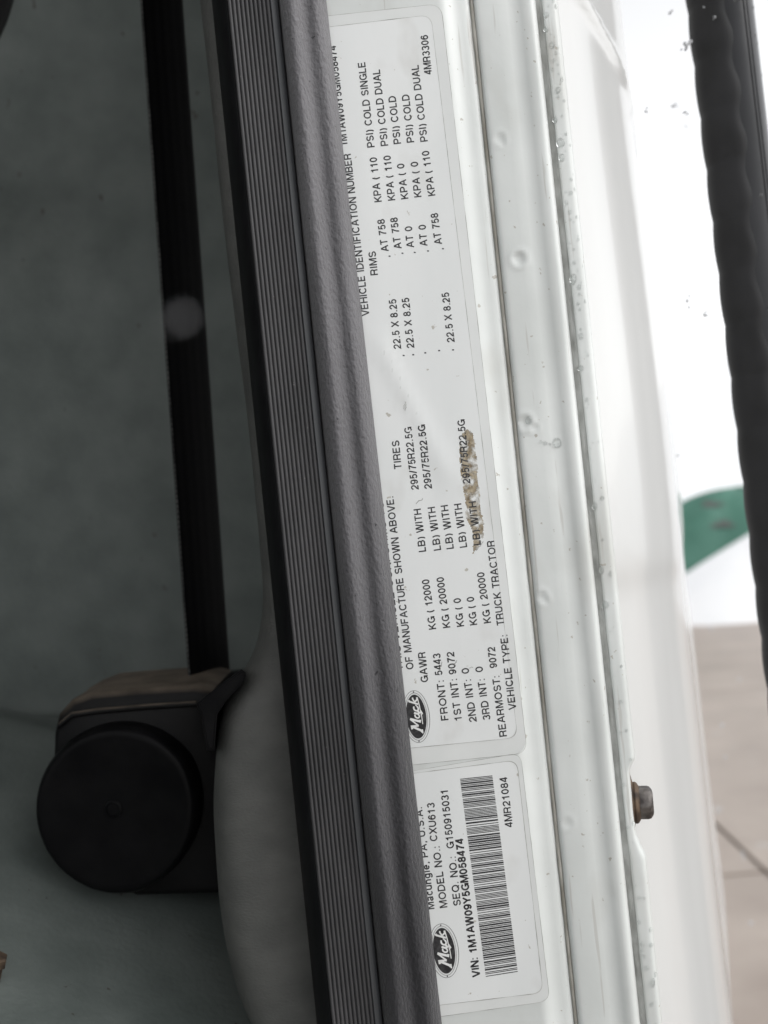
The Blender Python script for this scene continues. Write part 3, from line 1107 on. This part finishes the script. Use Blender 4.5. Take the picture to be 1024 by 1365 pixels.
    return t


certification_label()


def vin_label():
    c = at(640, 1330)
    t = empty('identification_label', c, 'white identification label with a barcode, below the tyre and rim label', 'label')
    _, fp = sheet('overlay_film', ((440, 1376), (733, 1334), (694, 1003.5), (410, 1051)), 0.0042, M_FILM, t, 0.00013, 0.00012)
    edge_line(fp, 0.00024, t, 0.00014)
    _, lp = sheet('label_sheet', ((440, 1357), (724, 1323), (689, 1013), (410, 1049)), 0.0040, M_LABEL, t, 0.00020, 0.00011)
    edge_line(lp, 0.00034, t, 0.00022)
    for s, a, b, w in [
        ('Macungie, PA, U.S.A.', (579.3, 1211), (562.5, 1075), .178), ('MODEL NO.:', (596.5, 1209), (586, 1127), .178), ('CXU613', (583.2, 1120.5), (579, 1069.7), .178),
        ('SEQ. NO.:', (614.5, 1206.4), (607.4, 1140.8), .178), ('G150915031', (605.5, 1130), (596.9, 1051.7), .178),
        ('VIN: 1M1AW09Y5GM058474', (639.8, 1301), (617.2, 1117.3), .225), ('4MR21084', (683.6, 1101.7), (675.8, 1035.3), .178)]:
        text_line(s, a, b, t, weight=w, cap=10.0 if w > .2 else 9.7)
    badge((592, 1267), 73, 39, R(1.6), t)
    # barcode
    q = [Vector((at(*p).x, at(*p).z)) for p in ((647.7, 1301.7), (690.2, 1295), (656.3, 1033.4), (613.3, 1038))]
    rnd = random.Random(11)
    V, F = [], []
    mods, pos = [], 0
    while pos < 300:
        w = rnd.choice((1.2, 1.2, 2.5))
        g = rnd.choice((1, 1, 1, 2.3))
        mods.append((pos, pos + w))
        pos += w + g
    tot = mods[-1][1]
    for a, b in mods:
        o = len(V)
        for tt, s in ((a, 0), (a, 1), (b, 1), (b, 0)):
            k = tt / tot
            g = (q[0] * (1 - s) + q[1] * s) * (1 - k) + (q[3] * (1 - s) + q[2] * s) * k
            V.append(on_label(g.x, g.y, 0.00025))
        F.append((o, o+1, o+2, o+3))
    mesh('barcode', V, F, M_INK, t)
    return t


vin_label()

# ------------------------------------------------------------------ flange bolt
def flange_bolt():
    c = at(841, 1070, D0 + 0.021)
    ax = Vector((1.0, -0.22, -0.02)).normalized()
    t = empty('flange_bolt', c, 'rusty hex bolt with a wide washer, in the notch of the white frame edge', 'bolt')
    lathe('washer', [(-0.006, 0.004), (-0.0015, 0.0042), (-0.0014, 0.0122), (-0.0004, 0.0125), (0.0004, 0.0116), (0.0012, 0.0080)], c, ax, M_RUST, t, 56)
    lathe('collar', [(0.0008, 0.0078), (0.0020, 0.0080), (0.0027, 0.0076), (0.0033, 0.0066), (0.0036, 0.0060)], c, ax, M_RUST, t, 48)
    # hex head with chamfered end
    a = ax.orthogonal().normalized()
    a = (Matrix.Rotation(R(18), 3, ax) @ a)
    b = ax.cross(a)
    prof = [(0.0030, 0.0064), (0.0064, 0.0064), (0.0074, 0.0061), (0.0083, 0.0052), (0.0086, 0.0040), (0.0080, 0.0034)]
    V, F = [], []
    n = 48
    for h, r in prof:
        for k in range(n):
            th = 2 * math.pi * k / n
            m = (th % (math.pi / 3)) - math.pi / 6
            hexr = r * 0.92 / math.cos(m)
            rr = min(hexr, r * 1.0) if h < 0.0080 else r * 0.94
            V.append(c + ax * h + (a * math.cos(th) + b * math.sin(th)) * rr)
    for j in range(len(prof) - 1):
        for k in range(n):
            F.append((j*n+k, j*n+(k+1) % n, (j+1)*n+(k+1) % n, (j+1)*n+k))
    F.append(tuple(range((len(prof)-1)*n, len(prof)*n)))
    mesh('hex_head', V, F, M_STEEL, t, 25)


flange_bolt()

# ------------------------------------------------------------------ seat belt and retractor
def retractor():
    d = 0.50
    c = at(157, 1080, d)
    s = d / FPX
    t = empty('belt_retractor', (c.x, c.y + 0.03, c.z - 0.04), 'black plastic seat belt retractor with a round cover, fixed to the cab wall', 'seat belt retractor')
    # housing: rounded block, its outline slightly cut at the lower corner
    out = [(60, 985), (66, 960), (84, 940), (110, 930), (180, 924), (256, 920), (278, 926), (285, 940), (296, 1080), (303, 1196), (296, 1206), (240, 1207), (172, 1209), (148, 1196), (110, 1170), (72, 1120), (58, 1040)]
    P = [at(px, py, d) for px, py in out]
    # back outline measured 7 cm further from the lens
    bm = bmesh.new()
    rings = []
    cen = sum(P, Vector()) / len(P)
    for (y, k) in ((0.000, 0.93), (0.0012, 0.97), (0.004, 1.0), (0.030, 1.0), (0.034, 1.012), (0.062, 1.012)):
        rings.append([bm.verts.new(cen + (p - cen) * k + Vector((0.0, y + 0.012, 0))) for p in P])
    n = len(P)
    for a, b in zip(rings, rings[1:]):
        for k in range(n):
            bm.faces.new((a[k], a[(k+1) % n], b[(k+1) % n], b[k]))
    bm.faces.new(rings[0])
    bm.faces.new(list(reversed(rings[-1])))
    bmesh.ops.recalc_face_normals(bm, faces=bm.faces)
    bm_obj('housing', bm, M_DUSTY, t, 40)
    # round cover cap
    r = 108 * s
    ax = Vector((-0.04, -1, 0.02))
    flat = lambda th, a, b: 1.0 - 0.055 * max(0, (a * math.cos(th) + b * math.sin(th)).dot(Vector((0.9, 0, -0.44))) - 0.55) / 0.45
    cap = lathe('round_cover', [(-0.014, r * 1.045), (-0.006, r * 1.05), (-0.002, r * 1.04), (0.0, r * 1.015), (0.0012, r * 0.995), (0.0018, r * 0.965), (0.0018, r * 0.90), (0.0012, r * 0.6), (0.0008, r * 0.2), (0.0006, r * 0.02)], c, ax, M_PLASTIC, t, 96, 30, flat)
    lathe('centre_boss', [(0.0004, 0.0042), (0.0012, 0.0040), (0.0014, 0.0034), (0.0002, 0.0026), (-0.0004, 0.0012)], at(152, 1078, d), ax, M_PLASTIC, cap, 24)
    # belt guide bracket, a bent plate reaching up towards the pillar
    bm = bmesh.new()
    pr = [(262, 938), (272, 930), (300, 908), (322, 892), (328, 897), (325, 908), (302, 934), (290, 952), (286, 1000), (276, 1000), (268, 950)]
    Q = [at(px, py, 0.416) for px, py in pr]
    f = [bm.verts.new(q) for q in Q]
    g = [bm.verts.new(at(px, py, d + 0.030)) for px, py in pr]
    bm.faces.new(f)
    bm.faces.new(list(reversed(g)))
    for k in range(len(Q)):
        bm.faces.new((f[k], g[k], g[(k+1) % len(Q)], f[(k+1) % len(Q)]))
    bmesh.ops.recalc_face_normals(bm, faces=bm.faces)
    es = [e for e in bm.edges if abs((e.verts[0].co - e.verts[1].co).y) < 1e-6 and e.verts[0].co.y < 0.05]
    bmesh.ops.bevel(bm, geom=es, offset=0.0008, segments=2, affect='EDGES')
    bm_obj('guide_bracket', bm, M_PLASTIC, t, 35)
    # mounting foot back to the wall
    bm = bmesh.new()
    box(bm, (c.x + 0.01, 0.29, c.z + 0.0), (0.05, 0.26, 0.05), bevel=0.004)
    bm_obj('mounting_foot', bm, M_PLASTIC, t, 35)
    # moulded seam along the top shoulder
    rim = []
    for (px, py) in ((78, 968), (96, 953), (130, 948), (200, 942), (262, 938)):
        rim.append(at(px, py, d + 0.0115))
    bm = bmesh.new()
    pv = []
    for q in rim:
        pv.append([bm.verts.new(q + Vector((0, math.sin(a) * 0.0014, math.cos(a) * 0.0014))) for a in [2 * math.pi * k / 8 for k in range(8)]])
    for a, b in zip(pv, pv[1:]):
        for k in range(8):
            bm.faces.new((a[k], a[(k+1) % 8], b[(k+1) % 8], b[k]))
    bmesh.ops.recalc_face_normals(bm, faces=bm.faces)
    bm_obj('shoulder_bead', bm, M_DUSTY, t, 60)


retractor()


def belt():
    d = 0.545
    tp0, tp1 = at(178, -160, d), at(233, -160, d + 0.036)
    bt0, bt1 = at(258, 965, d), at(309, 945, d + 0.036)
    t = empty('seat_belt', (bt0 + bt1) / 2, 'black seat belt webbing running up the cab wall from the retractor', 'seat belt')
    nz, nu = 160, 25
    up = (tp0 - bt0)
    tp0, tp1 = tp0 + up * 0.4, tp1 + (tp1 - bt1) * 0.4

    def fn(i, j):
        s = j / (nz - 1)
        u = i / (nu - 1)
        a, b = bt0 + (tp0 - bt0) * s, bt1 + (tp1 - bt1) * s
        p = a + (b - a) * u
        rib = 0.0005 * abs(math.sin(u * math.pi * 5))
        p.y += -rib + 0.003 * math.sin(s * 4 + u) * u - 0.0022 * math.sin(u * math.pi)
        return p
    o = grid('webbing', nu, nz, fn, M_BELT, t)
    m = o.modifiers.new('thickness', 'SOLIDIFY')
    m.thickness = 0.0013
    # stitched edge: short thread bars down the inboard selvedge
    V, F = [], []
    k = 0
    n = 230
    for q in range(n):
        s = q / n
        p = bt0 + (tp0 - bt0) * s + Vector((-0.0002, -0.0010, 0))
        ln = 0.0019
        e = (tp0 - bt0).normalized()
        w = Vector((0.0003, 0, 0))
        o = len(V)
        V += [p - w, p + w, p + w + e * ln, p - w + e * ln]
        V += [x + Vector((0, 0.0006, 0)) for x in V[o:o+4]]
        F += [(o, o+1, o+2, o+3), (o+7, o+6, o+5, o+4), (o, o+4, o+5, o+1), (o+1, o+5, o+6, o+2), (o+2, o+6, o+7, o+3), (o+3, o+7, o+4, o)]
    mesh('edge_stitching', V, F, M_THREAD, t)


belt()


# rusty bolt stub on the bunk ledge at the far edge, and the black hose end above
def stub():
    c = at(-3, 1284, 0.438)
    t = empty('rusted_bolt', c, 'small rusted bolt head on the grey-green shelf below the retractor', 'bolt')
    ax = Vector((0.35, -0.25, 0.9))
    lathe('shank', [(-0.03, 0.0024), (0.0, 0.0024)], c, ax, M_RUST, t, 16)
    lathe('bolt_head', [(-0.001, 0.0036), (0.0028, 0.0036), (0.0036, 0.0030)], c, ax, M_RUST, t, 6, 20)


stub()


def hose():
    pts = [(40, -120), (30, -60), (18, -10), (6, 25), (-14, 62), (-60, 110), (-130, 160)]
    V, F = [], []
    n = 20
    P = [at(px - 26, py, 0.60) for px, py in pts]
    fine = []
    for k in range(len(P) - 1):
        for q in range(5):
            s = k + q / 5
            fine.append(Vector([smooth_interp([(m, p[c]) for m, p in enumerate(P)], s) for c in range(3)]))
    fine.append(P[-1])
    # carried on to the wall behind
    fine.append(P[-1] + Vector((-0.12, 0.10, 0.0)))
    fine.append(P[-1] + Vector((-0.16, 0.23, 0.02)))
    for i, p in enumerate(fine):
        d = (fine[min(i+1, len(fine)-1)] - fine[max(i-1, 0)]).normalized()
        a = d.cross(Vector((0, 1, 0))).normalized()
        b = d.cross(a).normalized()
        for k in range(n):
            th = 2 * math.pi * k / n
            V.append(p + (a * math.cos(th) + b * math.sin(th)) * 0.011)
    for j in range(len(fine) - 1):
        for k in range(n):
            F.append((j*n+k, j*n+(k+1) % n, (j+1)*n+(k+1) % n, (j+1)*n+k))
    F.append(tuple(reversed(range(n))))
    F.append(tuple(range((len(fine)-1)*n, len(fine)*n)))
    o = mesh('hose', V, F, M_CORD, None, 60)
    tag(o, 'black rubber hose at the cab wall, above the retractor and beside the belt', 'hose')


hose()


# ------------------------------------------------------------------ grab handle outside
HD = 0.56
HA, HB = at(953, -60, HD), at(1056, 820, HD)
HAX = (HB - HA).normalized()
HX = Vector((1, 0, 0)) - HAX * HAX.x
HX.normalize()
HY = HAX.cross(HX).normalized()
if HY.y > 0:
    HY = -HY                                   # towards the lens
HR = 0.0162


def handle_r(th, s):
    """radius of the moulded grip; th measured from outboard towards the lens; s metres down the bar"""
    w = max(0.0, -math.cos(th)) ** 0.7
    ph = (s / 0.0275) % 1.0
    lobe = math.sin(math.pi * ph) ** 0.8
    return HR * (1.0 + w * (-0.015 + 0.06 * lobe))


def handle():
    t = empty('grab_handle', HA + HAX * 0.5, 'wet black grab handle with a scalloped rubber grip, standing off the white side panel', 'grab handle')
    n = 44
    L0, L1 = -0.30, 0.72

    def centre(s):
        return HA + HAX * s

    def tube(i, j):
        th = 2 * math.pi * i / n
        s = L0 + (L1 - L0) * j / 60
        return centre(s) + (HX * math.cos(th) + HY * math.sin(th)) * HR * 0.985
    grid('tube', n, 61, tube, M_TUBE, t, closed=True)
    m = 26
    # finger grip wrapped round the inboard half, with a wavy lengthwise edge
    NS = 760

    def grip(i, j):
        s = L0 + 0.02 + (L1 - L0 - 0.04) * j / (NS - 1)
        u = i / (m - 1)
        e0 = R(98) + R(4) * math.sin(s / 0.0275 * 2 * math.pi) + R(3) * math.sin(s * 41 + 1)
        th = e0 + (R(262) - e0) * u
        k = min(1, min(u, 1 - u) / 0.05)
        return centre(s) + (HX * math.cos(th) + HY * math.sin(th)) * (HR * 0.97 + (handle_r(th, s) + 0.0004 - HR * 0.97) * (0.2 + 0.8 * k))
    grid('finger_grip', m, NS, grip, M_GRIP, t)

    # raised seam lines down the facing side
    for off, rr in ((R(66), 0.0006), (R(58), 0.0005)):
        V, F = [], []
        for j in range(121):
            s = L0 + (L1 - L0) * j / 120
            for q in range(6):
                a = math.pi * q / 5
                th = off + (math.cos(a) * rr) / HR
                V.append(centre(s) + (HX * math.cos(th) + HY * math.sin(th)) * (HR * 0.985 + rr * math.sin(a) * 0.9))
        for j in range(120):
            for q in range(5):
                F.append((j*6+q, j*6+q+1, (j+1)*6+q+1, (j+1)*6+q))
        mesh('mould_seam', V, F, M_TUBE, t, 60)
    # standoffs bent back into the side panel, above and below the picture
    for s, sg in ((L0, -1), (L1, 1)):
        V, F = [], []
        P = [centre(s), centre(s + 0.02 * sg) + Vector((-0.003, 0.006, 0)), centre(s + 0.032 * sg) + Vector((-0.02, 0.03, 0)), centre(s + 0.038 * sg) + Vector((-0.06, 0.10, 0)), centre(s + 0.038 * sg) + Vector((-0.14, 0.22, 0))]
        for i, p in enumerate(P):
            dd = (P[min(i+1, 4)] - P[max(i-1, 0)]).normalized()
            a = dd.cross(Vector((0.3, 0.2, 1))).normalized() if i > 2 else HY
            b = dd.cross(a).normalized()
            a = b.cross(dd).normalized()
            for k in range(20):
                th = 2 * math.pi * k / 20
                V.append(p + (a * math.cos(th) + b * math.sin(th)) * HR * 0.98)
        for j in range(4):
            for k in range(20):
                F.append((j*20+k, j*20+(k+1) % 20, (j+1)*20+(k+1) % 20, (j+1)*20+k))
        mesh('standoff', V, F, M_TUBE, t, 60)


handle()

# ------------------------------------------------------------------ water droplets
def drop_mesh(seed, flat=0.5):
    r = random.Random(seed)
    bm = bmesh.new()
    bmesh.ops.create_icosphere(bm, subdivisions=3, radius=1.0)
    ph = r.uniform(0, 6)
    for v in bm.verts:
        th = math.atan2(v.co.z, v.co.x)
        k = 1 + 0.10 * math.sin(2 * th + ph) + 0.06 * math.sin(3 * th + ph * 2)
        v.co.x *= k
        v.co.z *= k * (1.15 if v.co.z < 0 else 1.0)
        v.co.y *= flat if v.co.y < 0 else 0.12       # dome towards -Y, flat foot
    me = bpy.data.meshes.new('droplet')
    bm.to_mesh(me)
    bm.free()
    me.materials.append(M_WATER)
    me.shade_smooth()
    return me


DROPS = [drop_mesh(k, 0.55 + 0.07 * k) for k in range(5)]


def put_drop(loc, r, label, group, normal=None):
    o = bpy.data.objects.new('water_droplet', random.choice(DROPS))
    COL.objects.link(o)
    o.location = loc
    o.scale = (r * random.uniform(0.85, 1.1), r, r * random.uniform(0.95, 1.35))
    if normal is not None:
        o.rotation_euler = Vector(normal).to_track_quat('-Y', 'Z').to_euler()
    tag(o, label, 'droplet', group)
    return o


GRP_F = 'water droplets on the outer flange'
BOLT_Z = at(845, 1071, D0 + 0.009).z


def flange_label(z, r):
    size = 'large' if r > 0.00095 else 'small round' if r > 0.0005 else 'tiny'
    return '%s clear water droplet on the narrow outer flange, %s the bolt' % (size, 'above' if z > BOLT_Z else 'below')


placed = []
FACE = [(t, dy) for t, dy in FL]


def flange_drop(z, t, r):
    x, y = flange_xy(t, interp(FACE, t), z)
    for (a, b, c) in placed:
        if math.hypot(x - a, z - b) < (r + c) * 1.5:
            return
    placed.append((x, z, r))
    put_drop((x, y - r * 0.02, z), r, flange_label(z, r), GRP_F)


for (px, py, rp) in ((747, 190, 5), (749, 210, 4), (735, 160, 3.5), (736, 60, 3), (744, 120, 3), (764, 372, 4.5), (768, 378, 3), (764, 492, 3.5), (778, 482, 3.5), (790, 675, 4), (797, 760, 3.5), (805, 806, 4), (745, 165, 3), (728, 20, 3), (722, 40, 2.5), (774, 448, 3), (870, 1310, 3.5), (862, 1290, 2.6), (868, 1260, 2.4), (858, 1275, 2.4), (875, 1300, 2.4)):
    p = at(px, py, D0 + FLY / 1000)
    zz = p.z
    x0, x1 = flange_xy(0, 0, zz)[0], flange_xy(1, 0, zz)[0]
    t = min(0.86, max(0.12, (p.x - x0) / (x1 - x0)))
    flange_drop(zz, t, rp * 1.15 * D0 / FPX)
rr = random.Random(3)
for k in range(112):
    py = rr.uniform(-40, 420) if k < 66 else rr.uniform(420, 1400)
    p = at(745 + py * 0.1, py, D0 + FLY / 1000)
    flange_drop(p.z, rr.uniform(0.22, 0.86), rr.choice((1.0, 1.3, 1.6, 2.0, 2.6)) * D0 / FPX)
LBL_P = 'clear water droplet on the white frame panel between the seam and the flange'
for (px, py, rp) in ((743, 590, 6), (705, 560, 4.5), (727, 591, 2.4), (721, 589, 2.0), (733, 592, 1.8)):
    p = at(px, py, D0 + 0.0033)
    yo = interp([(X682(a, D0 + b / 1000), b / 1000) for a, b in FRAME if 702 < a < 779], p.x)
    put_drop((p.x, yo + warp(p.x, p.z) + dimple(p.x, p.z), p.z), rp * D0 / FPX, LBL_P, 'water droplets on the frame panel')
for k in range(46):
    s = rr.uniform(0.0, 0.28)
    th = rr.uniform(R(12), R(92))
    if abs(th - R(62)) < R(9):
        continue
    nrm = (HX * math.cos(th) + HY * math.sin(th))
    put_drop(HA + HAX * s + nrm * HR * 0.985, rr.uniform(0.0004, 0.0011), 'small water bead on the black grab handle', 'water beads on the grab handle', nrm)

# ------------------------------------------------------------------ snowflakes
def flake_mesh(seed):
    r = random.Random(seed)
    bm = bmesh.new()
    for k in range(r.randint(5, 9)):
        res = bmesh.ops.create_icosphere(bm, subdivisions=1, radius=r.uniform(0.18, 0.42))
        off = Vector((r.gauss(0, 0.45), r.gauss(0, 0.3), r.gauss(0, 0.45)))
        for v in res['verts']:
            v.co = v.co * r.uniform(0.7, 1.2) + off
    me = bpy.data.meshes.new('flake')
    bm.to_mesh(me)
    bm.free()
    me.materials.append(M_FLAKE)
    return me


FLK = [flake_mesh(k) for k in range(6)]


def flake(p, r, label, group=None):
    o = bpy.data.objects.new('snowflake', random.choice(FLK))
    COL.objects.link(o)
    o.location = p
    o.scale = (r, r, r)
    o.rotation_euler = (random.uniform(0, 6), random.uniform(0, 6), random.uniform(0, 6))
    tag(o, label, 'snowflake', group)


for (px, py, d, rp) in ((893, 17, 0.6, 4), (914, 60, 0.55, 6), (921, 57, 0.55, 4), (842, 215, 0.52, 2.5), (861, 148, 0.56, 3.5), (914, 150, 0.56, 4), (898, 138, 0.7, 5), (917, 402, 0.62, 6), (940, 420, 0.62, 5), (915, 168, 0.8, 3), (915, 443, 0.8, 2.5), (903, 607, 0.75, 3),
                        (962, 965, 1.2, 4), (958, 1080, 1.1, 4), (985, 905, 1.3, 3), (948, 838, 1.4, 4), (990, 1140, 1.3, 4), (966, 1010, 1.1, 3), (1002, 1230, 1.2, 4)):
    flake(at(px, py, d), rp * 1.15 * d / FPX, 'tiny snowflake falling in front of the brown paving' if py > 830 else 'tiny snowflake falling between the white side panel and the grab handle' if px > 880 else 'tiny snowflake falling close in front of the white side panel', 'snowflakes in the air')
flake(at(219, 433, 0.074), 5.0 * 0.074 / FPX, 'faint blurred snowflake beside the larger one in front of the seat belt')
flake(at(243, 423, 0.082), 9.5 * 0.082 / FPX, 'large blurred snowflake drifting in front of the seat belt')
for (px, py, rp) in ((940, 5, 3.4), (942, 40, 3.6), (931, 22, 2.2)):
    p = at(px, py, HD)
    q = p - HA
    s = q.dot(HAX)
    ca = max(-0.95, min(0.95, q.dot(HX) / HR))
    th = math.acos(ca)
    flake(HA + HAX * s + (HX * ca + HY * math.sin(th)) * (handle_r(th, s) + 0.0006), rp * HD / FPX, 'white snowflake stuck on the scalloped handle grip', 'snowflakes on the handle')
